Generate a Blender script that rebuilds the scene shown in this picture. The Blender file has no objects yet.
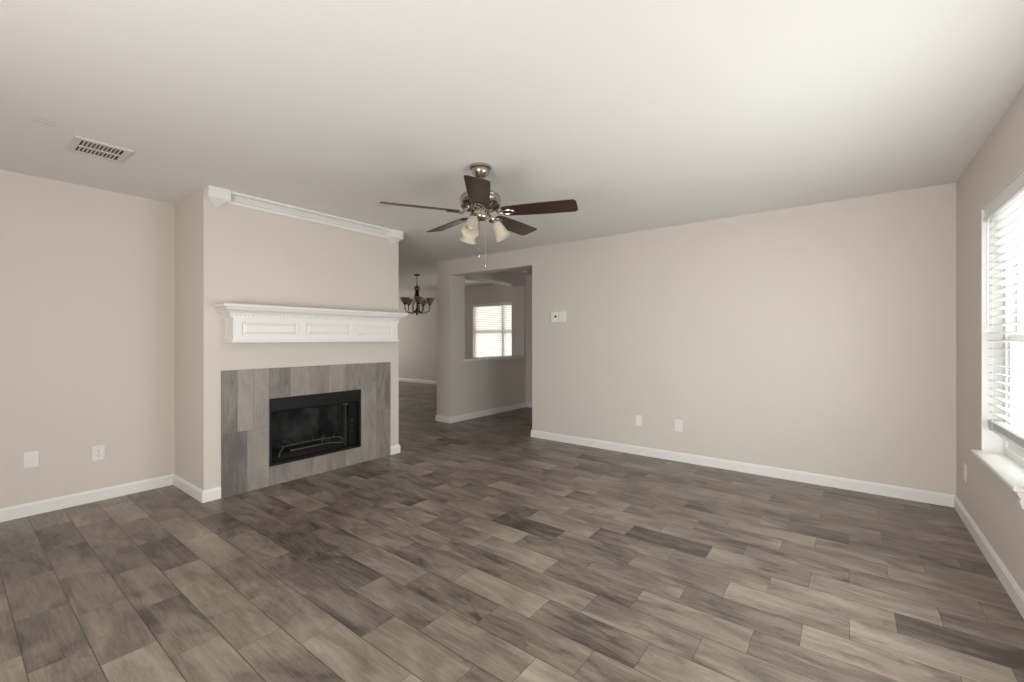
import bpy, bmesh, math, random
from mathutils import Vector, Matrix

PI = math.pi
S = bpy.context.scene
C = S.collection
R = random.Random(7)

# ------------------------------------------------------------------ camera
YAW = math.atan(336 / 438.0)          # the window wall's direction is this far right of the view axis
cd = bpy.data.cameras.new('camera')
cd.sensor_width = 36.0
cd.lens = 438.0 * 36.0 / 1024.0
cd.shift_y = -2.7 / 1024.0
cd.clip_start = 0.02
cam = bpy.data.objects.new('camera', cd)
C.objects.link(cam)
cam.location = (0, 0, 1.27)
cam.rotation_euler = (PI / 2, 0, YAW)
S.camera = cam

# ------------------------------------------------------------------ exposure, sky, daylight
S.view_settings.view_transform = 'Standard'
S.view_settings.look = 'None'
S.view_settings.exposure = 0.03
S.view_settings.gamma = 1.0
S.view_settings.use_curve_mapping = False
S.cycles.max_bounces = 10
S.cycles.diffuse_bounces = 6
S.cycles.use_denoising = True

w = bpy.data.worlds.new('sky')
S.world = w
w.use_nodes = True
bg = w.node_tree.nodes['Background']
bg.inputs['Color'].default_value = (1.0, 0.985, 0.97, 1)
bg.inputs['Strength'].default_value = 2.5


def window_light(name, loc, rot, sx, sy, power, col):
    d = bpy.data.lights.new(name, 'AREA')
    d.shape = 'RECTANGLE'
    d.size, d.size_y = sx, sy
    d.energy = power
    d.color = col
    o = bpy.data.objects.new(name, d)
    C.objects.link(o)
    o.location, o.rotation_euler = loc, rot
    return o


DAY = (0.93, 0.97, 1.0)
WARM = (1.0, 0.93, 0.85)
# daylight through the further windows of the window wall, plus added fill at unseen south doors and a dining opening
FACE_W = (0, PI / 2, 0)               # area light shining towards -X
LIGHTS = [
    ((1.05, 3.45, 1.35), (0, PI / 2, 0), 1.5, 1.2, 17, (1.0, 1.0, 1.0)),             # sky outside the near window
    ((1.25, 3.45, 0.75), (0, PI / 2 + 0.6, 0), 1.2, 1.6, 14, (1.0, 1.0, 1.0)),       # sunlit ground below it
    ((0.66, 2.3, 1.0), (0, PI / 2, 0), 0.9, 0.9, 20, (0.95, 0.98, 1.0)),             # next window of the same wall
    ((0.64, 2.3, 0.85), (0, PI / 2 + 0.3, 0), 0.7, 0.9, 10, (0.88, 0.96, 1.0)),
    ((-0.6, -1.62, 0.8), (PI / 2 + 0.35, 0, 0), 1.4, 1.3, 104, (1.0, 0.965, 0.94)),   # added up-tilted fill behind the camera, in the unseen door plane
    ((-12.0, 6.6, 1.4), (0, -PI / 2, 0), 1.5, 2.2, 14, (1.0, 0.94, 0.78)),  # added fill at an unseen opening, brightens the dining room
    ((-6.69, 8.95, 1.4), (-PI / 2, 0, 0), 2.0, 1.7, 24, (1.0, 0.97, 0.94)),          # sky outside the dining room window
]
for loc, rot, sx, sy, power, col in LIGHTS:
    window_light('daylight', loc, rot, sx, sy, power, col)  # the added south and dining fill lamps share this name

# ------------------------------------------------------------------ helpers


class MB:
    """collects shapes into one mesh"""

    def __init__(self):
        self.bm = bmesh.new()

    def box(self, x0, x1, y0, y1, z0, z1, bevel=0.0, seg=2):
        b = bmesh.new()
        vs = [b.verts.new((x, y, z)) for x in (x0, x1) for y in (y0, y1) for z in (z0, z1)]
        for f in ((0, 1, 3, 2), (4, 6, 7, 5), (0, 4, 5, 1), (2, 3, 7, 6), (0, 2, 6, 4), (1, 5, 7, 3)):
            b.faces.new([vs[i] for i in f])
        bmesh.ops.recalc_face_normals(b, faces=b.faces)
        if bevel:
            bmesh.ops.bevel(b, geom=list(b.edges), offset=bevel, segments=seg, affect='EDGES', profile=0.5)
        return self.add(b)

    def add(self, b, mat=None):
        if mat is not None:
            bmesh.ops.transform(b, matrix=mat, verts=b.verts)
        me = bpy.data.meshes.new('tmp')
        b.to_mesh(me)
        b.free()
        self.bm.from_mesh(me)
        bpy.data.meshes.remove(me)
        return self

    def prism(self, pts, axis, a, b_, bevel=0.0):
        """a closed 2-D outline pulled along an axis; pts are the two other coordinates in order"""
        b = bmesh.new()

        def put(p, t):
            if axis == 'x':
                return (t, p[0], p[1])
            if axis == 'y':
                return (p[0], t, p[1])
            return (p[0], p[1], t)
        r0 = [b.verts.new(put(p, a)) for p in pts]
        r1 = [b.verts.new(put(p, b_)) for p in pts]
        n = len(pts)
        b.faces.new(r0)
        b.faces.new(r1[::-1])
        for i in range(n):
            b.faces.new((r0[i], r0[(i + 1) % n], r1[(i + 1) % n], r1[i]))
        bmesh.ops.recalc_face_normals(b, faces=b.faces)
        if bevel:
            bmesh.ops.bevel(b, geom=list(b.edges), offset=bevel, segments=2, affect='EDGES', profile=0.5)
        return self.add(b)

    def lathe(self, prof, seg=32, mat=None):
        b = bmesh.new()
        rings = []
        for r, z in prof:
            if r < 1e-5:
                rings.append([b.verts.new((0, 0, z))])
            else:
                rings.append([b.verts.new((r * math.cos(2 * PI * k / seg), r * math.sin(2 * PI * k / seg), z)) for k in range(seg)])
        for a, c in zip(rings, rings[1:]):
            if len(a) == 1 and len(c) == 1:
                continue
            for k in range(seg):
                k2 = (k + 1) % seg
                if len(a) == 1:
                    b.faces.new((a[0], c[k], c[k2]))
                elif len(c) == 1:
                    b.faces.new((a[k], c[0], a[k2]))
                else:
                    b.faces.new((a[k], c[k], c[k2], a[k2]))
        bmesh.ops.recalc_face_normals(b, faces=b.faces)
        return self.add(b, mat)

    def tube(self, pts, rad, seg=8, closed=False):
        pts = [Vector(p) for p in pts]
        n = len(pts)
        rads = rad if isinstance(rad, (list, tuple)) else [rad] * n
        b = bmesh.new()
        rings = []
        prev = None
        for i, p in enumerate(pts):
            if closed:
                d = pts[(i + 1) % n] - pts[i - 1]
            else:
                d = pts[min(i + 1, n - 1)] - pts[max(i - 1, 0)]
            d.normalize()
            if prev is None:
                u = d.cross(Vector((0, 0, 1)))
                if u.length < 1e-3:
                    u = d.cross(Vector((1, 0, 0)))
            else:
                u = prev - d * prev.dot(d)
            u.normalize()
            prev = u
            v = d.cross(u)
            rings.append([b.verts.new(p + (u * math.cos(2 * PI * k / seg) + v * math.sin(2 * PI * k / seg)) * rads[i]) for k in range(seg)])
        m = n if closed else n - 1
        for i in range(m):
            a, c = rings[i], rings[(i + 1) % n]
            for k in range(seg):
                b.faces.new((a[k], a[(k + 1) % seg], c[(k + 1) % seg], c[k]))
        if not closed:
            b.faces.new(rings[0][::-1])
            b.faces.new(rings[-1])
        bmesh.ops.recalc_face_normals(b, faces=b.faces)
        return self.add(b)

    def build(self, name, mat, parent=None, smooth=False, origin=None):
        me = bpy.data.meshes.new(name)
        if origin is not None:
            bmesh.ops.translate(self.bm, verts=self.bm.verts, vec=-Vector(origin))
        self.bm.to_mesh(me)
        self.bm.free()
        if mat:
            me.materials.append(mat)
        o = bpy.data.objects.new(name, me)
        C.objects.link(o)
        if origin is not None:
            o.location = origin
        if parent is not None:
            o.parent = parent
        if smooth:
            for p in me.polygons:
                p.use_smooth = True
            es = me.edges
            bm = bmesh.new()
            bm.from_mesh(me)
            for e in bm.edges:
                if len(e.link_faces) == 2 and e.calc_face_angle(0) > 0.7:
                    e.smooth = False
            bm.to_mesh(me)
            bm.free()
        return o


def tag(o, label=None, cat=None, group=None, kind=None):
    if label:
        o['label'] = label
    if cat:
        o['category'] = cat
    if group:
        o['group'] = group
    if kind:
        o['kind'] = kind
    return o


def struct(mb, name, mat, label=None, cat=None, parent=None):
    o = mb.build(name, mat, parent)
    if parent is None:
        o['kind'] = 'structure'
    if label:
        tag(o, label, cat)
    return o


def thing(name, label, cat, loc=(0, 0, 0), rz=0.0, group=None):
    o = bpy.data.objects.new(name, None)
    o.empty_display_size = 0.1
    C.objects.link(o)
    o.location = loc
    o.rotation_euler = (0, 0, rz)
    return tag(o, label, cat, group)


def copy_tree(o, parent=None):
    c = o.copy()
    C.objects.link(c)
    if parent is not None:
        c.parent = parent
    for ch in [x for x in bpy.data.objects if x.parent == o]:
        copy_tree(ch, c)
    return c


# ------------------------------------------------------------------ materials


def mat(name, col, rough=0.5, metal=0.0, spec=0.5):
    m = bpy.data.materials.new(name)
    m.use_nodes = True
    p = m.node_tree.nodes['Principled BSDF']
    p.inputs['Base Color'].default_value = (*col, 1)
    p.inputs['Roughness'].default_value = rough
    p.inputs['Metallic'].default_value = metal
    p.inputs['Specular IOR Level'].default_value = spec
    return m


def N(m, kind, **kw):
    n = m.node_tree.nodes.new(kind)
    for k, v in kw.items():
        setattr(n, k, v)
    return n


def L(m, a, b):
    m.node_tree.links.new(a, b)


def P(m):
    return m.node_tree.nodes['Principled BSDF']


def textured(name, col, rough, scale, amount, bump, spec=0.4, detail=4):
    """painted surface: faint tone variation and a fine roller or spray texture"""
    m = mat(name, col, rough, 0, spec)
    tc = N(m, 'ShaderNodeTexCoord')
    n1 = N(m, 'ShaderNodeTexNoise')
    n1.inputs['Scale'].default_value = 1.3
    n1.inputs['Detail'].default_value = 3
    L(m, tc.outputs['Object'], n1.inputs['Vector'])
    mix = N(m, 'ShaderNodeMix', data_type='RGBA')
    mix.inputs['A'].default_value = (*[c * (1 - amount) for c in col], 1)
    mix.inputs['B'].default_value = (*[min(1, c * (1 + amount)) for c in col], 1)
    L(m, n1.outputs['Fac'], mix.inputs['Factor'])
    L(m, mix.outputs['Result'], P(m).inputs['Base Color'])
    n2 = N(m, 'ShaderNodeTexNoise')
    n2.inputs['Scale'].default_value = scale
    n2.inputs['Detail'].default_value = detail
    L(m, tc.outputs['Object'], n2.inputs['Vector'])
    b = N(m, 'ShaderNodeBump')
    b.inputs['Strength'].default_value = bump
    b.inputs['Distance'].default_value = 0.002
    L(m, n2.outputs['Fac'], b.inputs['Height'])
    L(m, b.outputs['Normal'], P(m).inputs['Normal'])
    return m


M = {}
M['wall'] = textured('greige wall paint', (0.655, 0.607, 0.555), 0.6, 130, 0.015, 0.10)
M['ceiling'] = textured('ceiling paint', (0.78, 0.765, 0.745), 0.8, 60, 0.015, 0.35, 0.2)
M['trim'] = textured('white trim paint', (0.80, 0.79, 0.775), 0.35, 40, 0.01, 0.03, 0.5)
M['mantel'] = textured('white mantel paint', (0.82, 0.805, 0.785), 0.38, 40, 0.01, 0.03, 0.5)
M['plate'] = mat('white plastic', (0.80, 0.79, 0.77), 0.35)
M['slot'] = mat('dark slot', (0.05, 0.045, 0.04), 0.6)
M['vent'] = mat('vent enamel', (0.66, 0.63, 0.58), 0.5)
M['mark'] = mat('groove shade', (0.56, 0.53, 0.49), 0.8)  # shade of the ceiling grooves put into the strip colour
M['duct'] = mat('duct inside', (0.035, 0.032, 0.03), 0.9)
M['vinyl'] = mat('white vinyl', (0.82, 0.83, 0.83), 0.4)
M['nickel'] = mat('brushed nickel', (0.44, 0.395, 0.335), 0.24, 1.0)
M['bronze'] = mat('oil rubbed bronze', (0.045, 0.032, 0.024), 0.45, 0.7)
M['black'] = mat('black enamel', (0.006, 0.006, 0.0065), 0.5, 0.0, 0.3)
M['steel'] = mat('grey steel', (0.14, 0.135, 0.13), 0.5, 0.8)
M['concrete'] = textured('patio concrete', (0.55, 0.54, 0.51), 0.8, 30, 0.06, 0.2)
M['post'] = textured('weathered grey green wood', (0.30, 0.33, 0.29), 0.8, 30, 0.15, 0.3)


def dark_wood():
    m = mat('espresso blade veneer', (0.05, 0.02, 0.015), 0.33)
    tc = N(m, 'ShaderNodeTexCoord')
    mp = N(m, 'ShaderNodeMapping')
    mp.inputs['Scale'].default_value = (2.5, 40, 8)
    L(m, tc.outputs['Object'], mp.inputs['Vector'])
    n = N(m, 'ShaderNodeTexNoise')
    n.inputs['Scale'].default_value = 2.0
    n.inputs['Detail'].default_value = 5
    L(m, mp.outputs['Vector'], n.inputs['Vector'])
    r = N(m, 'ShaderNodeValToRGB')
    r.color_ramp.elements[0].color = (0.022, 0.009, 0.008, 1)
    r.color_ramp.elements[1].color = (0.060, 0.027, 0.022, 1)
    L(m, n.outputs['Fac'], r.inputs['Fac'])
    L(m, r.outputs['Color'], P(m).inputs['Base Color'])
    return m


M['blade'] = dark_wood()


def translucent(name, col, amount, rough=0.4):
    m = mat(name, col, rough)
    nt = m.node_tree
    out = nt.nodes['Material Output']
    t = N(m, 'ShaderNodeBsdfTranslucent')
    t.inputs['Color'].default_value = (*col, 1)
    mx = N(m, 'ShaderNodeMixShader')
    mx.inputs['Fac'].default_value = amount
    L(m, P(m).outputs['BSDF'], mx.inputs[1])
    L(m, t.outputs['BSDF'], mx.inputs[2])
    L(m, mx.outputs['Shader'], out.inputs['Surface'])
    return m


M['slat'] = translucent('white blind slat', (0.88, 0.88, 0.87), 0.35)
M['slatwarm'] = translucent('white faux wood slat', (0.88, 0.85, 0.82), 0.45)
M['shade'] = translucent('frosted cream glass', (0.80, 0.75, 0.64), 0.5, 0.2)
M['amber'] = translucent('tea stained glass', (0.66, 0.56, 0.43), 0.6, 0.3)


def pane_glass():
    m = bpy.data.materials.new('window glass')
    m.use_nodes = True
    nt = m.node_tree
    nt.nodes.remove(nt.nodes['Principled BSDF'])
    out = nt.nodes['Material Output']
    t = N(m, 'ShaderNodeBsdfTransparent')
    t.inputs['Color'].default_value = (0.95, 0.97, 0.96, 1)
    g = N(m, 'ShaderNodeBsdfGlossy')
    g.inputs['Roughness'].default_value = 0.02
    mx = N(m, 'ShaderNodeMixShader')
    mx.inputs['Fac'].default_value = 0.05
    L(m, t.outputs['BSDF'], mx.inputs[1])
    L(m, g.outputs['BSDF'], mx.inputs[2])
    L(m, mx.outputs['Shader'], out.inputs['Surface'])
    return m


M['glass'] = pane_glass()


def plank_material(name, dark, mid, light, joint, rough, contrast=1.0):
    """wood-look porcelain plank; every plank carries its own tone and seed, grain runs along it, a thin joint at its rim"""
    m = mat(name, mid, rough, 0, 0.4)
    a = N(m, 'ShaderNodeVertexColor', layer_name='plank')
    sep = N(m, 'ShaderNodeSeparateColor')
    L(m, a.outputs['Color'], sep.inputs['Color'])
    tone, seed, lean = sep.outputs['Red'], sep.outputs['Green'], sep.outputs['Blue']
    uv = N(m, 'ShaderNodeUVMap', uv_map='grainmap')     # u along the plank, v across, in metres
    sx = N(m, 'ShaderNodeSeparateXYZ')
    L(m, uv.outputs['UV'], sx.inputs['Vector'])
    big = N(m, 'ShaderNodeMath', operation='MULTIPLY')
    big.inputs[1].default_value = 97.0
    L(m, seed, big.inputs[0])
    cmb = N(m, 'ShaderNodeCombineXYZ')
    L(m, sx.outputs['X'], cmb.inputs['X'])
    L(m, sx.outputs['Y'], cmb.inputs['Y'])
    L(m, big.outputs[0], cmb.inputs['Z'])

    def noise(scale, vec, detail, dist):
        mp = N(m, 'ShaderNodeMapping')
        mp.inputs['Scale'].default_value = vec
        L(m, cmb.outputs['Vector'], mp.inputs['Vector'])
        n = N(m, 'ShaderNodeTexNoise')
        n.inputs['Scale'].default_value = scale
        n.inputs['Detail'].default_value = detail
        n.inputs['Distortion'].default_value = dist
        L(m, mp.outputs['Vector'], n.inputs['Vector'])
        return n.outputs['Fac']

    def math2(op, x, y):
        n = N(m, 'ShaderNodeMath', operation=op)
        for i, v in enumerate((x, y)):
            if isinstance(v, (int, float)):
                n.inputs[i].default_value = v
            else:
                L(m, v, n.inputs[i])
        return n.outputs[0]
    cloud = noise(2.2, (1.0, 3.2, 1), 3, 1.2)
    grain = noise(5.0, (1.2, 16, 1), 6, 0.6)
    fine = noise(16.0, (1.0, 14, 1), 4, 0.3)
    speck = noise(60.0, (1.0, 3.0, 1), 4, 0.5)
    knots = noise(3.4, (1.0, 2.0, 1), 5, 2.2)
    # position on the ramp
    v = math2('ADD', tone, math2('MULTIPLY', math2('SUBTRACT', cloud, 0.5), 0.85 * contrast))
    v = math2('ADD', v, math2('MULTIPLY', math2('SUBTRACT', grain, 0.5), 0.38 * contrast))
    v = math2('ADD', v, math2('MULTIPLY', math2('SUBTRACT', fine, 0.5), 0.30))
    v = math2('ADD', v, math2('MULTIPLY', math2('SUBTRACT', speck, 0.5), 0.22))
    kn = N(m, 'ShaderNodeMapRange')
    kn.inputs['From Min'].default_value = 0.56
    kn.inputs['From Max'].default_value = 0.72
    L(m, knots, kn.inputs['Value'])
    v = math2('SUBTRACT', v, math2('MULTIPLY', kn.outputs['Result'], 0.13 * contrast))
    # each tile was printed with a slow drift from one long edge or end to the other
    v = math2('ADD', v, math2('MULTIPLY', math2('SUBTRACT', lean, 0.5), math2('MULTIPLY', math2('SUBTRACT', sx.outputs['X'], 0.25), 1.3)))
    ramp = N(m, 'ShaderNodeValToRGB')
    e = ramp.color_ramp.elements
    e[0].position, e[0].color = 0.08, (*dark, 1)
    e[1].position, e[1].color = 0.95, (*light, 1)
    k = ramp.color_ramp.elements.new(0.5)
    k.color = (*mid, 1)
    L(m, v, ramp.inputs['Fac'])
    # joint: object-space distance is stored as a second uv map (0 at the rim)
    rim = N(m, 'ShaderNodeUVMap', uv_map='rim')
    rs = N(m, 'ShaderNodeSeparateXYZ')
    L(m, rim.outputs['UV'], rs.inputs['Vector'])

    def edge(o, length):
        c = math2('MINIMUM', o, math2('SUBTRACT', length, o))
        return c
    lu = N(m, 'ShaderNodeAttribute', attribute_name='size')
    ls = N(m, 'ShaderNodeSeparateXYZ')
    L(m, lu.outputs['Vector'], ls.inputs['Vector'])
    d = math2('MINIMUM', math2('MULTIPLY', edge(rs.outputs['X'], ls.outputs['X']), 1.7), edge(rs.outputs['Y'], ls.outputs['Y']))
    j = N(m, 'ShaderNodeMapRange')
    j.inputs['From Min'].default_value = 0.0008
    j.inputs['From Max'].default_value = 0.0024
    L(m, d, j.inputs['Value'])
    mix = N(m, 'ShaderNodeMix', data_type='RGBA')
    mix.inputs['A'].default_value = (*joint, 1)
    L(m, j.outputs['Result'], mix.inputs['Factor'])
    L(m, ramp.outputs['Color'], mix.inputs['B'])
    L(m, mix.outputs['Result'], P(m).inputs['Base Color'])
    b = N(m, 'ShaderNodeBump')
    b.inputs['Strength'].default_value = 0.25
    b.inputs['Distance'].default_value = 0.002
    h = math2('ADD', math2('MULTIPLY', j.outputs['Result'], 1.0), math2('MULTIPLY', fine, 0.25))
    L(m, h, b.inputs['Height'])
    L(m, b.outputs['Normal'], P(m).inputs['Normal'])
    return m


M['floor'] = plank_material('wood look floor tile', (0.066, 0.055, 0.045), (0.222, 0.182, 0.147), (0.385, 0.325, 0.262), (0.050, 0.042, 0.034), 0.36, 1.2)
M['surround'] = plank_material('wood look surround tile', (0.13, 0.122, 0.112), (0.27, 0.245, 0.215), (0.40, 0.365, 0.32), (0.20, 0.185, 0.165), 0.45, 0.9)


def plank_mesh(quads, name, material, slab=None):
    """quads: (corner points in order u0v0,u1v0,u1v1,u0v1, tone, lean, cut (u0,u1,v0,v1 in plank metres))"""
    verts, faces, tones, uvs, sizes = [], [], [], [], []
    for pts, tone, lean, uv, size in quads:
        i = len(verts)
        verts += pts
        faces.append((i, i + 1, i + 2, i + 3))
        tones.append((tone, R.random(), lean))
        uvs.append(uv)
        sizes.append(size)
    nplank = len(faces)
    if slab:
        for (x0, x1, y0, y1, z0, z1) in slab:
            i = len(verts)
            verts += [(x, y, z) for x in (x0, x1) for y in (y0, y1) for z in (z0, z1)]
            faces += [tuple(i + k for k in f) for f in ((0, 1, 3, 2), (4, 6, 7, 5), (0, 4, 5, 1), (2, 3, 7, 6), (0, 2, 6, 4), (1, 5, 7, 3))]
    me = bpy.data.meshes.new(name)
    me.from_pydata(verts, [], faces)
    ca = me.color_attributes.new('plank', 'FLOAT_COLOR', 'CORNER')
    u1 = me.uv_layers.new(name='grainmap')
    u2 = me.uv_layers.new(name='rim')
    sz = me.attributes.new('size', 'FLOAT_VECTOR', 'FACE')
    for p in me.polygons:
        if p.index < nplank:
            t, uv, s = tones[p.index], uvs[p.index], sizes[p.index]
            sz.data[p.index].vector = (s[0], s[1], 0)
            for li, (u, v) in zip(p.loop_indices, ((uv[0], uv[2]), (uv[1], uv[2]), (uv[1], uv[3]), (uv[0], uv[3]))):
                ca.data[li].color = (*t, 1)
                u1.data[li].uv = (u, v)
                u2.data[li].uv = (u, v)
        else:
            sz.data[p.index].vector = (9, 9, 0)
            for li in p.loop_indices:
                ca.data[li].color = (0.4, 0.5, 0.5, 1)
                u1.data[li].uv = (4, 4)
                u2.data[li].uv = (4, 4)
    me.materials.append(material)
    o = bpy.data.objects.new(name, me)
    C.objects.link(o)
    return o


# ------------------------------------------------------------------ measures
H = 2.44                # living room ceiling
HD = 2.62               # dining room ceiling
XE = 0.645              # window wall, room face
XW = -4.655             # west wall, room face
YN = 4.64               # north wall, room face
XC, YC0, YC1 = -3.96, 1.238, 3.092       # chimney breast front and sides
XP0, XP1 = -5.02, -4.73                  # pier / pass-through wall
YH = 6.58               # hall end wall
YD = 8.30               # dining end wall
XO = -3.232             # right edge of the hall opening
YS = -1.60              # south wall
XDW = -12.2             # dining west wall

# ------------------------------------------------------------------ floor
PW, PL, SH = 0.1778, 0.494, 0.1647
XS = 2.331 - 11 * PW    # a joint between rows
overrides = {}


def set_tone(x, y, tone, lean=0.5):
    """tone of the plank lying under a floor point"""
    r = math.floor((y - XS) / PW)
    off = ((r - 11) * SH) % PL
    c = math.floor((x - 0.005 - off) / PL)
    overrides[(r, c)] = (tone, lean)


for x_, y_, t_, l_ in ((-3.56, 0.46, 0.4, 1.0), (-2.47, 0.58, 0.4, 1.0), (-3.12, 0.47, 0.4, 0.5), (-2.52, 0.48, 0.42, 0.5), (-2.24, 0.44, 0.56, 0.0), (-3.25, 0.85, 0.24, 0.5), (-2.6, 0.87, 0.56, 0.5), (-2.16, 0.77, 0.56, 0.5), (-2.04, 0.64, 0.47, 0.5), (-3.38, 0.27, 0.36, 0.5), (-3.86, 0.3, 0.34, 0.5), (-4.13, 0.39, 0.32, 0.5), (-3.28, 0.67, 0.4, 0.5), (-2.87, 0.63, 0.4, 0.6), (-2.77, 0.24, 0.34, 0.5), (-2.17, 1.35, 0.26, 0.5), (-1.84, 1.21, 0.3, 0.4), (-1.55, 1.06, 0.3, 0.2), (-1.54, 1.57, 0.3, 0.6), (-1.72, 2.06, 0.18, 0.8), (-2.79, 1.33, 0.28, 0.5), (-2.06, 1.5, 0.52, 0.5), (-2.06, 1.04, 0.54, 0.4), (-1.67, 1.67, 0.5, 0.8), (-2.63, 1.54, 0.36, 0.5), (-1.73, 0.96, 0.58, 0.3), (-1.68, 1.41, 0.44, 0.5), (-1.46, 1.19, 0.46, 0.5), (-2.43, 1.15, 0.36, 0.5), (-2.54, 1.61, 0.32, 0.5), (-1.58, 2.42, 0.16, 0.5), (-0.73, 2.78, 0.18, 0.6), (-0.49, 2.29, 0.24, 0.5), (-1.14, 2.02, 0.32, 0.5), (-0.57, 1.89, 0.36, 0.5), (-0.85, 1.76, 0.34, 0.4), (-1.41, 2.0, 0.58, 0.7), (-1.03, 2.87, 0.58, 0.4), (-1.39, 2.59, 0.54, 0.6), (-0.88, 2.31, 0.48, 0.5), (-0.46, 2.08, 0.48, 0.5), (-1.07, 1.41, 0.5, 0.5), (-0.87, 1.92, 0.44, 0.5), (-0.86, 1.54, 0.42, 0.5), (0.57, 3.42, 0.26, 0.5), (-0.2, 2.27, 0.28, 0.4), (0.11, 3.56, 0.32, 0.5), (0.48, 2.91, 0.28, 0.5), (0.31, 2.57, 0.24, 0.5), (0.08, 2.47, 0.57, 0.5), (-0.03, 2.25, 0.50, 0.3), (0.38, 3.12, 0.5, 0.5), (-0.24, 3.29, 0.54, 0.6), (0.2, 3.42, 0.4, 0.5), (0.27, 2.92, 0.42, 0.5)):
    set_tone(x_, y_, t_, l_)
floor_quads = []
r0, r1 = math.floor((YS - 0.2 - XS) / PW), math.ceil((YD + 0.2 - XS) / PW)
for r in range(r0, r1):
    y0 = XS + r * PW
    off = ((r - 11) * SH) % PL
    c0, c1 = math.floor((XDW - 0.2 - off) / PL), math.ceil((XE + 0.2 - off) / PL)
    for c in range(c0, c1):
        x0 = 0.005 + off + c * PL
        tone = 0.455 + R.gauss(0, 0.06)
        q = R.random()
        if q < 0.08:
            tone -= 0.16
        elif q > 0.93:
            tone += 0.14
        lean = R.choice((0.5, 0.5, 0.15, 0.85, 0.3, 0.7, 0.0, 1.0))
        if (r, c) in overrides:
            tone, lean = overrides[(r, c)]
        pts = [(x0, y0, 0), (x0 + PL, y0, 0), (x0 + PL, y0 + PW, 0), (x0, y0 + PW, 0)]
        floor_quads.append((pts, max(0.05, min(0.9, tone)), lean, (0, PL, 0, PW), (PL, PW)))
floor = plank_mesh(floor_quads, 'floor', M['floor'], [(XDW - 0.2, XE + 0.2, YS - 0.2, YD + 0.2, -0.15, -0.004)])
tag(floor, 'brown grey wood look plank tile floor running through every room', 'floor', kind='structure')

# ------------------------------------------------------------------ ceilings
mb = MB()
mb.box(XW - 0.4, XE + 0.2, YS - 0.2, YN, H, H + 0.25)
mb.box(XDW - 0.2, XW - 0.4, 2.9, YN, H, H + 0.25)
mb.box(XP0, -2.0, YN, YH + 0.3, H, H + 0.25)
o = struct(mb, 'ceiling', M['ceiling'], 'flat pale ceiling of the living room with a light spray texture', 'ceiling')
mb = MB()
mb.box(XDW - 0.2, XP0, YN, YD + 0.2, HD, HD + 0.2)
struct(mb, 'ceiling_dining', M['ceiling'], 'slightly higher ceiling of the dining room behind the pier', 'ceiling')

# ------------------------------------------------------------------ walls
T = 0.12
struct(MB().box(XW - T, XW, YS - T, YC1 - 0.02, 0, H), 'wall_west', M['wall'],
       'greige west wall left of the chimney breast with two plates near the floor', 'wall')

# chimney breast: hollow where the firebox sits
FY0, FY1, FZ0, FZ1 = 1.716, 2.613, 0.163, 0.750
mb = MB()
mb.box(XW, XC, YC0, FY0 - 0.0, 0, H)
mb.box(XW, XC, FY1, YC1, 0, H)
mb.box(XW, XC, FY0, FY1, FZ1, H)
mb.box(XW, XC, FY0, FY1, 0, FZ0)
struct(mb, 'wall_chimney', M['wall'], 'projecting chimney breast with mantel, tiled surround and firebox', 'wall')

# north wall with the hall opening, its header and the pier end
mb = MB()
mb.box(XO, XE + T, YN, YN + T, 0, H)
mb.box(XP1, XO, YN, YN + 0.19, 2.215, H)
struct(mb, 'wall_north', M['wall'], 'long greige north wall with thermostat and two low plates, header over hall opening', 'wall')

# wall of the pass-through between hall and dining room
OY0, OY1, OZ0, OZ1 = 4.955, 6.53, 0.905, 2.245
mb = MB()
mb.box(XP0, XP1, YN, OY0, 0, HD)
mb.box(XP0, XP1, OY0, OY1, 0, OZ0)
mb.box(XP0, XP1, OY0, OY1, OZ1, HD)
mb.box(XP0, XP1, OY1, YD, 0, HD)
struct(mb, 'wall_passthrough', M['wall'], 'thick wall with pier end and pass-through opening looking into the dining room', 'wall')

mb = MB()
mb.box(XP1, -2.0, YH, YH + T, 0, H)
struct(mb, 'wall_hall', M['wall'], 'shaded end wall of the hall seen through the wide opening', 'wall')
mb = MB()
mb.box(-2.2, -2.08, YN + T, YH, 0, H)
struct(mb, 'wall_hall_east', M['wall'], 'east side wall of the hall hidden behind the north wall', 'wall')

# dining room end wall with its window opening, west wall and south wall
DX0, DX1, DZ0, DZ1 = -7.63, -5.75, 0.62, 2.145
mb = MB()
mb.box(XDW, DX0, YD, YD + T, 0, HD)
mb.box(DX1, XP1, YD, YD + T, 0, HD)
mb.box(DX0, DX1, YD, YD + T, 0, DZ0)
mb.box(DX0, DX1, YD, YD + T, DZ1, HD)
struct(mb, 'wall_dining', M['wall'], 'dining room end wall with a bright blind covered window', 'wall')
mb = MB()
mb.box(XDW - T, XDW, 2.9, 5.4, 0, HD)
mb.box(XDW - T, XDW, 7.8, YD + T, 0, HD)
mb.box(XDW - T, XDW, 5.4, 7.8, 0, 0.6)  # opening added on the unseen side to let the fill in
mb.box(XDW - T, XDW, 5.4, 7.8, 2.2, HD)
struct(mb, 'wall_dining_west', M['wall'], 'west wall of the dining room with a wide opening added for light, out of view', 'wall')
mb = MB()
mb.box(XDW, XW, 2.9, 3.02, 0, H)
struct(mb, 'wall_dining_south', M['wall'], 'south wall of the dining side hidden behind the chimney breast', 'wall')

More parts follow.
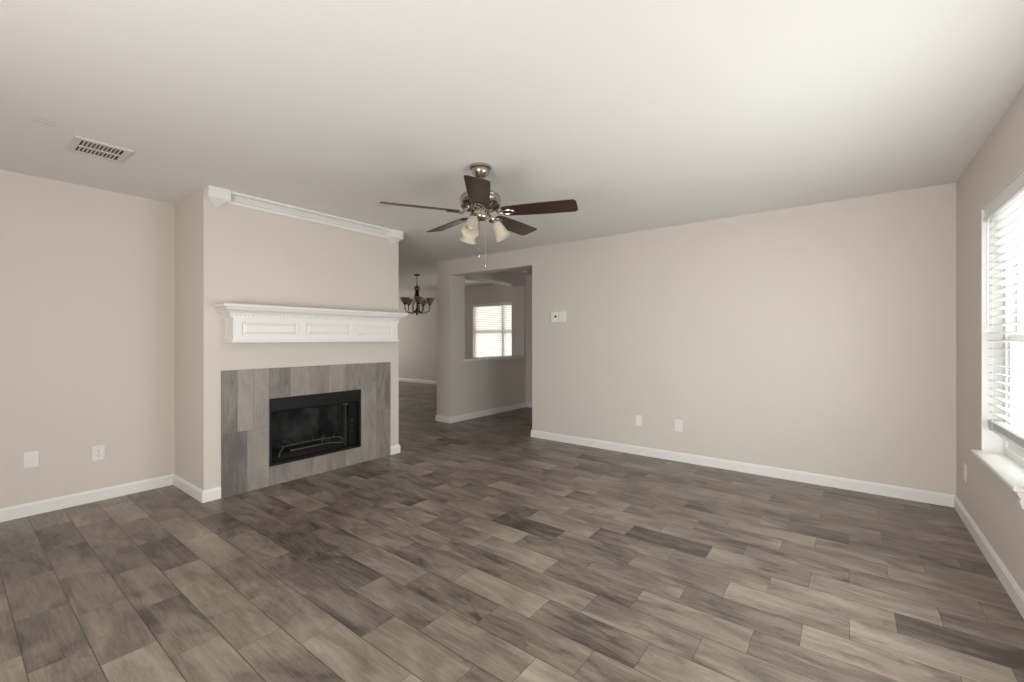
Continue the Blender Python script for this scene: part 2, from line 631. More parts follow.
# east (window) wall: the near window shows, two wider ones stand nearer the camera and behind it
WY0, WY1, WZ0, WZ1 = 3.03, 3.862, 0.565, 2.06
EW = [(-1.45, -0.05, 0.6, 2.06), (1.1, 2.75, 0.6, 2.06), (WY0, WY1, WZ0, WZ1)]
mb = MB()
y = YS - T
for (a, b, z0, z1) in EW:
    mb.box(XE, XE + 0.16, y, a, 0, H)
    mb.box(XE, XE + 0.16, a, b, 0, z0)
    mb.box(XE, XE + 0.16, a, b, z1, H)
    y = b
mb.box(XE, XE + 0.16, y, YN, 0, H)
struct(mb, 'wall_east', M['wall'], 'window wall on the right in greige paint, shaded against the daylight', 'wall')

# unseen south wall behind the camera, its door opening added for the fill
mb = MB()
mb.box(XW, -1.9, YS - T, YS, 0, H)
mb.box(0.1, XE, YS - T, YS, 0, H)
mb.box(-1.9, 0.1, YS - T, YS, 2.15, H)
struct(mb, 'wall_south', M['wall'], 'unseen south wall behind the camera with a wide opening added for light', 'wall')

# ------------------------------------------------------------------ baseboards


def base_profile(d, t=0.014, h=0.092):
    """outline (depth, height) of a baseboard with an eased top"""
    return [(0, 0), (d * t, 0), (d * t, h * 0.80), (d * t * 0.75, h * 0.88), (d * t * 0.6, h * 0.96), (d * t * 0.35, h), (0, h)]


def base_run(mb, axis, a, b_, off, d, ma=0, mb_=0):
    """a baseboard along an axis; ma / mb_: +1 carries the end out past an outer corner, -1 draws it back into an inner one"""
    b = bmesh.new()
    prof = base_profile(d)

    def put(t, p):
        return (t, off + p[0], p[1]) if axis == 'x' else (off + p[0], t, p[1])
    r0 = [b.verts.new(put(a - ma * abs(p[0]), p)) for p in prof]
    r1 = [b.verts.new(put(b_ + mb_ * abs(p[0]), p)) for p in prof]
    n = len(prof)
    for i in range(n):
        b.faces.new((r0[i], r0[(i + 1) % n], r1[(i + 1) % n], r1[i]))
    b.faces.new(r0)
    b.faces.new(r1[::-1])
    bmesh.ops.recalc_face_normals(b, faces=b.faces)
    mb.add(b)


mb = MB()
base_run(mb, 'y', YS, YC0, XW, 1, 0, -1)
struct(mb, 'baseboard_west', M['trim'], 'white baseboard along the west wall', 'baseboard')
mb = MB()
base_run(mb, 'x', XW, XC, YC0, -1, -1, 1)
base_run(mb, 'y', YC0, 1.353, XC, 1, 1, 0)
base_run(mb, 'y', 2.975, YC1, XC, 1, 0, 1)
base_run(mb, 'x', XW, XC, YC1, 1, 0, 1)
struct(mb, 'baseboard_chimney', M['trim'], 'short white baseboards round the chimney breast beside the tile', 'baseboard')
mb = MB()
base_run(mb, 'x', XO, XE, YN, -1, 1, -1)
base_run(mb, 'y', YN, YN + T, XO, -1, 1, 0)
struct(mb, 'baseboard_north', M['trim'], 'long white baseboard along the north wall', 'baseboard')
mb = MB()
base_run(mb, 'y', YS, YN, XE, -1, 0, -1)
struct(mb, 'baseboard_east', M['trim'], 'white baseboard under the windows', 'baseboard')
mb = MB()
base_run(mb, 'x', XP0, XP1, YN, -1, 1, 1)
base_run(mb, 'y', YN, YH, XP1, 1, 1, -1)
base_run(mb, 'y', YN, YD, XP0, -1, 1, -1)
struct(mb, 'baseboard_passthrough', M['trim'], 'white baseboard round the pier and along the pass-through wall', 'baseboard')
mb = MB()
base_run(mb, 'x', XP1, -2.2, YH, -1, -1, 0)
struct(mb, 'baseboard_hall', M['trim'], 'white baseboard on the hall end wall', 'baseboard')
mb = MB()
base_run(mb, 'x', XDW, XP0, YD, -1, 0, -1)
struct(mb, 'baseboard_dining', M['trim'], 'white baseboard at the far end of the dining room', 'baseboard')

# pass-through sill board
mb = MB()
mb.box(XP0 - 0.03, XP1 + 0.03, OY0 - 0.02, OY1 + 0.02, OZ0 + 0.002, OZ0 + 0.042, 0.008)
struct(mb, 'trim_passthrough_sill', M['trim'], 'pale sill board on the pass-through half wall', 'sill')

# ------------------------------------------------------------------ window on the right: frame, sashes, sill
XF = 0.735                # window frame, room side
win = struct(MB().box(XF, XE + 0.16, WY0 + 0.002, WY0 + 0.05, WZ0 + 0.02, WZ1, 0.004)
             .box(XF, XE + 0.16, WY1 - 0.05, WY1 - 0.002, WZ0 + 0.02, WZ1, 0.004)
             .box(XF, XE + 0.16, WY0 + 0.05, WY1 - 0.05, WZ0 + 0.02, WZ0 + 0.065, 0.004)
             .box(XF, XE + 0.16, WY0 + 0.05, WY1 - 0.05, WZ1 - 0.05, WZ1, 0.004), 'window_1', M['vinyl'],
             'white vinyl window in the right wall, blind lowered almost to its sill', 'window')
mb = MB()
for (z0, z1, x) in ((WZ0 + 0.066, 1.29, XF + 0.012), (1.25, WZ1 - 0.052, XF + 0.040)):
    a, b = WY0 + 0.052, WY1 - 0.052
    mb.box(x, x + 0.026, a, a + 0.035, z0, z1, 0.003)
    mb.box(x, x + 0.026, b - 0.035, b, z0, z1, 0.003)
    mb.box(x, x + 0.026, a + 0.035, b - 0.035, z0, z0 + 0.038, 0.003)
    mb.box(x, x + 0.026, a + 0.035, b - 0.035, z1 - 0.038, z1, 0.003)
mb.build('window_sash', M['vinyl'], win)
mb = MB()
mb.box(XF + 0.022, XF + 0.027, WY0 + 0.088, WY1 - 0.088, WZ0 + 0.105, 1.252)
mb.box(XF + 0.050, XF + 0.055, WY0 + 0.088, WY1 - 0.088, 1.289, WZ1 - 0.091)
mb.build('window_pane', M['glass'], win)
# painted jamb liners of the reveal
mb = MB()
mb.box(XE + 0.001, XF, WY1 - 0.008, WY1, WZ0 + 0.02, WZ1)
mb.box(XE + 0.001, XF, WY0, WY0 + 0.008, WZ0 + 0.02, WZ1)
mb.box(XE + 0.001, XF, WY0 + 0.008, WY1 - 0.008, WZ1 - 0.006, WZ1)
mb.build('window_reveal', M['trim'], win)
sill = MB()
sill.box(XE - 0.043, XF + 0.03, WY0 - 0.035, WY1 + 0.012, WZ0, WZ0 + 0.022, 0.006)
struct(sill, 'trim_sill', M['trim'], 'white window sill board projecting from the right wall', 'sill')
mb = MB()
mb.prism([(XE, WZ0 - 0.075), (XE - 0.012, WZ0 - 0.075), (XE - 0.020, WZ0 - 0.045), (XE - 0.016, WZ0 - 0.03), (XE - 0.028, WZ0 - 0.012), (XE - 0.028, WZ0), (XE, WZ0)], 'y', WY0 - 0.02, WY0 + 0.012)
struct(mb, 'trim_apron', M['trim'], 'small moulded bracket end under the near end of the window sill', 'trim')

# other windows of the wall (beside and behind the camera): frames and glass
k = 2
for (a, b, z0, z1) in EW[:2]:
    mb = MB()
    m_ = (a + b) / 2
    for y0, y1 in ((a, a + 0.05), (m_ - 0.04, m_ + 0.04), (b - 0.05, b)):
        mb.box(XF + 0.005, XE + 0.16, y0, y1, z0, z1)
    for p, q in ((z0, z0 + 0.05), ((z0 + z1) / 2 - 0.02, (z0 + z1) / 2 + 0.02), (z1 - 0.05, z1)):
        mb.box(XF + 0.005, XE + 0.16, a + 0.05, b - 0.05, p, q)
    wo = struct(mb, 'window_%d' % k, M['vinyl'], 'twin window of the right wall outside the picture', 'window')
    MB().box(XF + 0.03, XF + 0.036, a + 0.05, b - 0.05, z0 + 0.05, z1 - 0.05).build('window_pane', M['glass'], wo)
    k += 1


mb = MB()  # unseen glazed doors, added round the south fill lamp
for x0, x1 in ((-1.9, -1.84), (-0.94, -0.86), (0.04, 0.1)):
    mb.box(x0, x1, YS - T, YS - 0.06, 0.0, 2.15)
for x0, x1 in ((-1.84, -0.94), (-0.86, 0.04)):
    mb.box(x0, x1, YS - T, YS - 0.06, 0.0, 0.08)
    mb.box(x0, x1, YS - T, YS - 0.06, 2.09, 2.15)
do = struct(mb, 'added_door', M['vinyl'], 'white framed door added unseen behind the camera for the fill light', 'door')
MB().box(-1.84, 0.04, YS - 0.095, YS - 0.09, 0.08, 2.09).build('added_door_pane', M['glass'], do)
mb = MB()
mb.box(-9, 9, -9, YS - T, -0.25, -0.15)
struct(mb, 'ground_patio', M['concrete'], 'pale patio behind the south wall', 'ground')

# ------------------------------------------------------------------ blinds
def blind(name, label, a, b, zt, zb, depth, tilt, pitch, chord, thick, material, place, wand=None, head=0.075, stack=0):
    """horizontal slat blind; local x = into the room, y across (a..b), z up"""
    t = thing(name, label, 'window blind')
    t.matrix_world = place
    mb = MB()
    mb.prism([(0.030, zt - head), (0.043, zt - head), (0.045, zt - head + 0.012), (0.040, zt - head + 0.02), (0.040, zt - 0.018), (0.046, zt - 0.008), (0.046, zt), (0.030, zt)], 'y', a, b)
    mb.box(-0.02, 0.030, a, a + 0.012, zt - head, zt)
    mb.box(-0.02, 0.030, b - 0.012, b, zt - head, zt)
    mb.build('valance', M['trim'], t)
    MB().box(-0.028, 0.028, a + 0.013, b - 0.013, zt - 0.055, zt - 0.005).build('headrail', M['vinyl'], t)
    mb = MB()
    z = zt - head - 0.012
    zs_ = []
    while z > zb + stack * 0.0033 + 0.035:
        zs_.append((z, tilt))
        z -= pitch
    zs_ += [(zb + 0.021 + 0.0033 * i_, 0.02) for i_ in range(stack)]
    for (z, tl) in zs_:
        pts = []
        for s in range(7):
            u = (s / 6 - 0.5) * chord
            c = 0.0025 * (1 - (2 * s / 6 - 1) ** 2)
            pts.append((u, c))
        pts = pts + [(u, c - thick) for (u, c) in reversed(pts)]
        rot = [(u * math.cos(tl) - c * math.sin(tl), z + u * math.sin(tl) + c * math.cos(tl)) for (u, c) in pts]
        mb.prism(rot, 'y', a + 0.005, b - 0.005)
    mb.build('slats', material, t)
    MB().box(-0.026, 0.026, a + 0.006, b - 0.006, zb, zb + 0.018, 0.004).build('bottom_rail', material, t)
    for y_ in (a + (b - a) * 0.14, a + (b - a) * 0.86):
        mb = MB()
        for x_ in (-0.027, 0.027):
            mb.tube([(x_, y_, zt - head), (x_, y_, zb + 0.01)], 0.0012, 5)
        mb.build('ladder_cord', M['vinyl'], t)
    if wand:
        y_, z_ = wand
        MB().tube([(0.036, y_, zt - head + 0.01), (0.040, y_, zt - head - 0.05), (0.040, y_, z_)], [0.003, 0.0045, 0.0045], 8).build('tilt_wand', M['vinyl'], t)
    return t


# right window: +x of the blind points into the room (-X of the world)
rotpi = Matrix.Rotation(PI, 4, 'Z')
blind('window_blind', 'white slatted blind hanging in the right wall window, slats half open', -(WY1 - 0.010), -(WY0 + 0.010), WZ1 - 0.007, 0.722, 0, 0.14, 0.0475, 0.05, 0.0028,
      M['slat'], Matrix.Translation((XE + 0.052, 0, 0)) @ rotpi, wand=(-(WY1 - 0.085), 1.33), stack=12)

# dining room window
mb = MB()
xm0, xm1 = -6.735, -6.645
for p, q in ((DX0 + 0.001, DX0 + 0.045), (xm0, xm1), (DX1 - 0.045, DX1 - 0.001)):
    mb.box(p, q, YD + 0.055, YD + T, DZ0, DZ1, 0.003)
for p, q in ((DX0 + 0.045, xm0), (xm1, DX1 - 0.045)):
    mb.box(p, q, YD + 0.055, YD + T, DZ0, DZ0 + 0.05, 0.003)
    mb.box(p, q, YD + 0.055, YD + T, 1.41, 1.465, 0.003)
    mb.box(p, q, YD + 0.055, YD + T, DZ1 - 0.05, DZ1, 0.003)
w4 = struct(mb, 'window_4', M['vinyl'], 'twin white dining room window seen through the pass-through', 'window')
mb = MB()
mb.box(DX0 + 0.045, xm0, YD + 0.085, YD + 0.09, DZ0 + 0.05, DZ1 - 0.05)
mb.box(xm1, DX1 - 0.045, YD + 0.085, YD + 0.09, DZ0 + 0.05, DZ1 - 0.05)
mb.build('window_pane', M['glass'], w4)
struct(MB().box(DX0 - 0.05, DX1 + 0.05, YD - 0.05, YD + 0.055, DZ0 - 0.02, DZ0, 0.004), 'trim_dining_sill', M['trim'],
       'white sill of the dining room window', 'sill')
rotd = Matrix.Rotation(-PI / 2, 4, 'Z')     # local x -> -Y of the world, local y -> +X
pl = Matrix.Translation((0, YD + 0.020, 0)) @ rotd
blind('window_blind', 'white blind on the dining room window, the wide one left of the mullion', DX0 + 0.01, -6.70, DZ1 - 0.004, DZ0 + 0.02, 0, 0.75, 0.044, 0.05, 0.0028, M['slatwarm'], pl)
blind('window_blind', 'white blind on the dining room window, cut off by the pass-through jamb at its right', -6.68, DX1 - 0.01, DZ1 - 0.004, DZ0 + 0.02, 0, 0.75, 0.044, 0.05, 0.0028, M['slatwarm'], pl)

# ------------------------------------------------------------------ crown moulding over the chimney breast
BX = -3.872               # front of the corner blocks
mb = MB()
g = 0.0
prof = [(XC + p, H - q) for p, q in ((0, 0.086), (0.014, 0.086), (0.016, 0.068), (0.006, 0.063), (0.018, 0.058), (0.026, 0.050), (0.044, 0.036), (0.052, 0.032),
        (0.052, 0.026), (0.042, 0.023), (0.064, 0.019), (0.074, 0.014), (0.074, 0.0005), (0, 0.0005))]
mb.prism(prof, 'y', 1.40, 2.925)
crown = thing('crown_moulding', 'white crown moulding with a drop block at each end above the mantel', 'moulding', (0, 0, 0))
mb.build('crown_strip', M['trim'], crown)
for (y0, y1) in ((1.243, 1.396), (2.927, 3.088)):
    b = bmesh.new()
    z1, z0, zt = H - 0.0005, H - 0.080, H - 0.145
    ym = (y0 + y1) / 2
    v = [b.verts.new(p) for p in ((XC, y0, z1), (XC, y1, z1), (BX, y1, z1), (BX, y0, z1), (XC, y0, z0), (XC, y1, z0), (BX, y1, z0), (BX, y0, z0), (XC, ym, zt))]
    for f in ((0, 3, 2, 1), (3, 7, 6, 2), (0, 4, 7, 3), (1, 2, 6, 5), (7, 8, 6), (4, 8, 7), (6, 8, 5), (0, 1, 5, 8, 4)):
        b.faces.new([v[i] for i in f])
    bmesh.ops.recalc_face_normals(b, faces=b.faces)
    MB().add(b).build('corner_block', M['trim'], crown)

# ------------------------------------------------------------------ mantel
mant = thing('mantel_shelf', 'white panelled mantel shelf fixed to the chimney breast over the fireplace', 'mantel', (XC, 2.2, 1.235))
ox, oy, oz = XC, 2.2, 1.235
BY0, BY1 = 1.385, 2.955          # body
XB = -3.818                      # body front
ms = MB()
ms.box(XC - ox, XB - ox, BY0 - oy, BY1 - oy, 0.022, 0.262)
# stiles and rails proud of the panels
xb = XB - ox
for y0, y1 in ((BY0, BY0 + 0.062), (1.898, 1.966), (2.412, 2.476), (BY1 - 0.062, BY1)):
    ms.box(xb, xb + 0.019, y0 - oy, y1 - oy, 0.022, 0.205)
for (y0, y1) in ((BY0 + 0.062, 1.898), (1.966, 2.412), (2.476, BY1 - 0.062)):
    ms.box(xb, xb + 0.019, y0 - oy, y1 - oy, 0.022, 0.055)
    ms.box(xb, xb + 0.019, y0 - oy, y1 - oy, 0.172, 0.205)
ms.build('mantel_body', M['mantel'], mant)
for (y0, y1) in ((BY0 + 0.062, 1.898), (1.966, 2.412), (2.476, BY1 - 0.062)):
    b = bmesh.new()
    y0 += 0.012 - oy
    y1 -= 0.012 + oy
    za, zb, e = 0.066, 0.161, 0.022
    f = [b.verts.new(p) for p in ((xb, y0, za), (xb, y1, za), (xb, y1, zb), (xb, y0, zb), (xb + 0.014, y0 + e, za + e), (xb + 0.014, y1 - e, za + e), (xb + 0.014, y1 - e, zb - e), (xb + 0.014, y0 + e, zb - e))]
    for q in ((0, 3, 2, 1), (4, 5, 6, 7), (0, 1, 5, 4), (1, 2, 6, 5), (2, 3, 7, 6), (3, 0, 4, 7)):
        b.faces.new([f[i] for i in q])
    bmesh.ops.recalc_face_normals(b, faces=b.faces)
    MB().add(b).build('raised_panel', M['mantel'], mant)
MB().box(0.0, xb + 0.034, BY0 - 0.014 - oy, BY1 + 0.014 - oy, 0.0, 0.022, 0.005).build('base_ledge', M['mantel'], mant)


def mitred(mb, prof, x_in, y0, y1):
    """profile (projection, z) run round three sides of the mantel body with mitred corners"""
    b = bmesh.new()
    rows = []
    for (p, z) in prof:
        z = 0.2 + (z - 0.2) * 0.915
        rows.append([b.verts.new(v) for v in ((x_in, y0 - p, z), (xb + p, y0 - p, z), (xb + p, y1 + p, z), (x_in, y1 + p, z))])
    for a, c in zip(rows, rows[1:]):
        for i in range(3):
            b.faces.new((a[i], a[i + 1], c[i + 1], c[i]))
    b.faces.new(rows[-1])
    b.faces.new(rows[0][::-1])
    for i in (0, 3):
        pass
    bmesh.ops.recalc_face_normals(b, faces=b.faces)
    mb.add(b)


cm = MB()
mitred(cm, [(0.0, 0.200), (0.021, 0.200), (0.022, 0.212), (0.014, 0.222), (0.022, 0.236), (0.036, 0.252), (0.056, 0.264), (0.062, 0.272), (0.062, 0.282)], 0.0, BY0 - oy, BY1 - oy)
cm.build('mantel_crown', M['mantel'], mant)
sm = MB()
mitred(sm, [(0.060, 0.2825), (0.076, 0.2825), (0.082, 0.288), (0.084, 0.298), (0.082, 0.308), (0.078, 0.313), (0.0, 0.313)], 0.0, BY0 - oy, BY1 - oy)
sm.build('shelf_board', M['mantel'], mant)
dm = MB()
y = BY0 - 0.005
while y < BY1:
    dm.box(xb + 0.017, xb + 0.028, y - oy, y + 0.017 - oy, 0.206, 0.222)
    y += 0.030
dm.build('dentil_band', M['mantel'], mant)

# ------------------------------------------------------------------ tiled surround
XT = -3.946
TY0, TY1, TZ1 = 1.356, 2.972, 1.012
tq = []


def tile(y0, y1, z0, z1, tone, lean=0.5):
    pts = [(XT, y0, z0), (XT, y0, z1), (XT, y1, z1), (XT, y1, z0)]
    # u runs up the plank
    tq.append(([pts[0], pts[1], pts[2], pts[3]], tone, lean, (0, z1 - z0, 0, y1 - y0), (z1 - z0, y1 - y0)))


zs = 0.508
tops = [1.356, 1.468, 1.545, FY0, 1.897, 2.074, 2.258, 2.436, FY1, 2.795, TY1]
tile(1.356, 1.470, zs, TZ1, 0.34)
tile(1.470, 1.590, zs, TZ1, 0.66)
tile(1.590, FY0, zs, TZ1, 0.58)
tile(1.356, 1.543, 0, zs, 0.10)
tile(1.543, FY0, 0, zs, 0.55)
tile(FY0, 1.897, FZ1, TZ1, 0.30)
tile(1.897, 2.074, FZ1, TZ1, 0.62)
tile(2.074, 2.258, FZ1, TZ1, 0.42)
tile(2.258, 2.436, FZ1, TZ1, 0.60)
tile(2.436, FY1, FZ1, TZ1, 0.40)
tile(FY1, 2.795, zs, TZ1, 0.52)
tile(2.795, TY1, zs, TZ1, 0.36)
tile(FY1, 2.795, 0, zs, 0.56)
tile(2.795, TY1, 0, zs, 0.40)
tile(FY0, 1.897, 0, FZ0, 0.48)
tile(1.897, 2.074, 0, FZ0, 0.44)
tile(2.074, 2.258, 0, FZ0, 0.52)
tile(2.258, 2.436, 0, FZ0, 0.38)
tile(2.436, FY1, 0, FZ0, 0.50)
XB0 = XC + 0.0005
sur = plank_mesh(tq, 'fireplace_surround', M['surround'],
                 [(XB0, XT - 0.0003, TY0, FY0, 0, TZ1), (XB0, XT - 0.0003, FY1, TY1, 0, TZ1), (XB0, XT - 0.0003, FY0, FY1, 0, FZ0), (XB0, XT - 0.0003, FY0, FY1, FZ1, TZ1)])
tag(sur, 'grey brown wood look tile surround framing the black firebox', 'fireplace surround')


# ------------------------------------------------------------------ firebox
def soot():
    m = mat('sooty firebox panel', (0.03, 0.03, 0.03), 0.75)
    tc = N(m, 'ShaderNodeTexCoord')
    n = N(m, 'ShaderNodeTexNoise')
    n.inputs['Scale'].default_value = 5
    n.inputs['Detail'].default_value = 6
    L(m, tc.outputs['Object'], n.inputs['Vector'])
    r = N(m, 'ShaderNodeValToRGB')
    r.color_ramp.elements[0].position = 0.40
    r.color_ramp.elements[0].color = (0.006, 0.006, 0.006, 1)
    r.color_ramp.elements[1].position = 0.72
    r.color_ramp.elements[1].color = (0.075, 0.073, 0.071, 1)
    L(m, n.outputs['Fac'], r.inputs['Fac'])
    br = N(m, 'ShaderNodeTexBrick')
    br.inputs['Scale'].default_value = 1.0
    br.inputs['Brick Width'].default_value = 0.2
    br.inputs['Row Height'].default_value = 0.065
    br.inputs['Mortar Size'].default_value = 0.004
    mp = N(m, 'ShaderNodeMapping')
    mp.inputs['Rotation'].default_value = (PI / 2, 0, PI / 2)
    L(m, tc.outputs['Object'], mp.inputs['Vector'])
    L(m, mp.outputs['Vector'], br.inputs['Vector'])
    br.inputs['Color1'].default_value = (1, 1, 1, 1)
    br.inputs['Color2'].default_value = (0.8, 0.8, 0.8, 1)
    br.inputs['Mortar'].default_value = (0.35, 0.35, 0.35, 1)
    mx = N(m, 'ShaderNodeMix', data_type='RGBA', blend_type='MULTIPLY')
    mx.inputs['Factor'].default_value = 1.0
    L(m, r.outputs['Color'], mx.inputs['A'])
    L(m, br.outputs['Color'], mx.inputs['B'])
    L(m, mx.outputs['Result'], P(m).inputs['Base Color'])
    return m


M['soot'] = soot()
M['ash'] = textured('ash covered hearth', (0.04, 0.038, 0.036), 0.9, 40, 0.5, 0.5)
fb = thing('fireplace_insert', 'black metal firebox insert set into the tiled surround', 'fireplace', (XC, (FY0 + FY1) / 2, FZ0))
fx, fy, fz = XC, (FY0 + FY1) / 2, FZ0
hw = (FY1 - FY0) / 2 - 0.001
hh = FZ1 - FZ0 - 0.001
XBK = -0.50               # back of the firebox, local x
mb = MB()
mb.box(-0.05, 0.010, -hw, -hw + 0.022, 0.001, hh, 0.002)
mb.box(-0.05, 0.010, hw - 0.022, hw, 0.001, hh, 0.002)
mb.box(-0.05, 0.010, -hw + 0.022, hw - 0.022, 0.001, 0.024, 0.002)
mb.build('metal_frame', M['black'], fb)
mb = MB()
mb.prism([(0.012, hh - 0.085), (0.012, hh), (-0.05, hh), (-0.05, hh - 0.085)], 'y', -hw + 0.0, hw)
mb.prism([(-0.012, hh - 0.125), (-0.002, hh - 0.115), (-0.002, hh - 0.0855), (-0.045, hh - 0.0855), (-0.045, hh - 0.125)], 'y', -hw + 0.023, hw - 0.023)
mb.build('hood', M['black'], fb)
# firebox shell: splayed sides and a sooty back
b = bmesh.new()
yb = 0.27
lo, hi = 0.002, hh - 0.002
f0 = [b.verts.new(p) for p in ((-0.05, -hw + 0.02, lo), (XBK, -yb, lo), (XBK, yb, lo), (-0.05, hw - 0.02, lo))]
f1 = [b.verts.new(p) for p in ((-0.05, -hw + 0.02, hi), (XBK, -yb, hi), (XBK, yb, hi), (-0.05, hw - 0.02, hi))]
for i in range(3):
    b.faces.new((f0[i], f0[i + 1], f1[i + 1], f1[i]))
b.faces.new(f1)
MB().add(b).build('firebox_lining', M['soot'], fb)
MB().prism([(-0.05, -hw + 0.02), (XBK, -yb), (XBK, yb), (-0.05, hw - 0.02)], 'z', 0.003, 0.02).build('hearth_floor', M['ash'], fb)
# louvred side pieces behind the frame
mb = MB()
mb.box(-0.10, -0.055, hw - 0.128, hw - 0.123, 0.025, hh - 0.14)
mb.box(-0.085, -0.065, hw - 0.150, hw - 0.062, hh - 0.150, hh - 0.138)
mb.build('screen_rod', M['steel'], fb)
for k in range(3):
    zc = 0.165 + k * 0.055
    mb = MB()
    mb.lathe([(0.0, 0), (0.012, 0), (0.012, 0.006), (0.0, 0.006)], 12, Matrix.Translation((-0.052, hw - 0.062, zc)) @ Matrix.Rotation(PI / 2, 4, 'Y'))
    mb.build('vent_hole', M['duct'], fb)
MB().box(-0.060, -0.0535, hw - 0.10, hw - 0.022, 0.025, hh - 0.13).build('side_panel', M['black'], fb)

gr = thing('log_grate', 'bent steel log grate standing on the ash inside the firebox', 'grate', (XC - 0.20, (FY0 + FY1) / 2 + 0.02, FZ0 + 0.0275))
mb = MB()
for s in (-1, 1):
    pts = [(0.08, s * 0.33, 0.0), (0.075, s * 0.315, 0.05), (0.06, s * 0.27, 0.085), (0.05, s * 0.16, 0.088), (0.05, 0.0, 0.092)]
    mb.tube(pts, 0.0055, 8)
mb.build('front_rail', M['steel'], gr)
mb = MB()
for y_ in (-0.22, -0.11, 0.0, 0.11, 0.22):
    mb.tube([(0.07, y_, 0.125), (0.055, y_, 0.095), (-0.02, y_, 0.080), (-0.13, y_, 0.080), (-0.16, y_, 0.10)], 0.006, 8)
mb.build('grate_bar', M['steel'], gr)
for y_ in (-0.2, 0.2):
    MB().tube([(-0.13, y_, 0.0), (-0.13, y_, 0.08)], 0.006, 8).build('leg', M['steel'], gr)
mb = MB()
mb.tube([(-0.06, -0.16, 0.016), (-0.06, 0.24, 0.016)], 0.011, 10)
mb.tube([(-0.06, 0.24, 0.016), (0.0, 0.30, 0.016), (0.03, 0.34, 0.016)], 0.008, 8)
tag(mb.build('gas_burner', M['steel'], None, True), 'straight gas burner pipe lying under the log grate', 'burner').location = (XC - 0.20, (FY0 + FY1) / 2 + 0.02, FZ0 + 0.02)

# ------------------------------------------------------------------ ceiling fan
FX, FY_ = -1.985, 2.235
fan = thing('ceiling_fan', 'five blade dark wood ceiling fan with brushed nickel motor and glass lights', 'ceiling fan', (FX, FY_, H))
MB().lathe([(0.0, 0), (0.070, 0), (0.074, -0.006), (0.073, -0.018), (0.062, -0.024), (0.064, -0.030), (0.056, -0.052), (0.044, -0.066), (0.028, -0.076), (0.016, -0.080), (0.0, -0.080)], 40).build('canopy', M['nickel'], fan, True)
MB().lathe([(0.0, -0.07), (0.012, -0.07), (0.012, -0.155), (0.026, -0.160), (0.030, -0.172), (0.0, -0.172)], 20).build('downrod', M['nickel'], fan, True)
MB().lathe([(0.0, -0.160), (0.040, -0.163), (0.075, -0.172), (0.105, -0.186), (0.128, -0.200), (0.138, -0.212), (0.136, -0.220), (0.141, -0.226), (0.141, -0.244), (0.136, -0.250),
            (0.138, -0.258), (0.128, -0.272), (0.105, -0.284), (0.070, -0.292), (0.0, -0.292)], 48).build('motor_housing', M['nickel'], fan, True)
mb = MB()
for k in range(20):
    a = 2 * PI * k / 20
    b = bmesh.new()
    bmesh.ops.create_cube(b, size=1)
    bmesh.ops.scale(b, verts=b.verts, vec=(0.034, 0.012, 0.006))
    mb.add(b, Matrix.Rotation(a, 4, 'Z') @ Matrix.Translation((0.117, 0, -0.281)) @ Matrix.Rotation(-0.5, 4, 'Y'))
mb.build('motor_vent', M['slot'], fan)
MB().lathe([(0.0, -0.290), (0.052, -0.290), (0.052, -0.298), (0.046, -0.304), (0.046, -0.335), (0.052, -0.342), (0.050, -0.352), (0.040, -0.364), (0.022, -0.372), (0.0, -0.374)], 36).build('light_hub', M['nickel'], fan, True)

ZB = -0.318
blades = []
for k in range(5):
    az = math.radians(22 + 72 * k)
    b = bmesh.new()
    # outline of a blade in (radial, tangential)
    out = [(0.155, -0.046), (0.17, -0.056), (0.30, -0.066), (0.45, -0.071), (0.60, -0.073), (0.640, -0.073), (0.656, -0.052), (0.656, 0.052), (0.640, 0.073), (0.60, 0.073), (0.45, 0.071), (0.30, 0.066), (0.17, 0.056), (0.155, 0.046)]
    top = [b.verts.new((x, y, 0.003)) for x, y in out]
    bot = [b.verts.new((x, y, -0.003)) for x, y in out]
    b.faces.new(top)
    b.faces.new(bot[::-1])
    n = len(out)
    for i in range(n):
        b.faces.new((top[i], bot[i], bot[(i + 1) % n], top[(i + 1) % n]))
    bmesh.ops.recalc_face_normals(b, faces=b.faces)
    mb = MB()
    mb.add(b)
    ob = mb.build('blade', M['blade'], fan)
    ob.matrix_local = Matrix.Translation((0, 0, ZB)) @ Matrix.Rotation(az, 4, 'Z') @ Matrix.Rotation(-math.radians(13), 4, 'X')
    # blade iron: an arm from the motor ending in an open loop under the blade
    mi = MB()
    mi.tube([(0.085, 0, 0.032), (0.12, 0, 0.004), (0.130, 0, -0.010), (0.140, 0, -0.010)], [0.011, 0.009, 0.009, 0.008], 8)
    loop = [(0.187 + 0.048 * math.cos(2 * PI * j / 20), 0.026 * math.sin(2 * PI * j / 20) * (1.0 + 0.25 * math.cos(2 * PI * j / 20)), -0.008) for j in range(20)]
    mi.tube(loop, 0.006, 6, True)
    mi.box(0.195, 0.232, -0.020, 0.020, -0.0075, -0.0035, 0.001)
    oi = mi.build('blade_bracket', M['nickel'], ob, True)

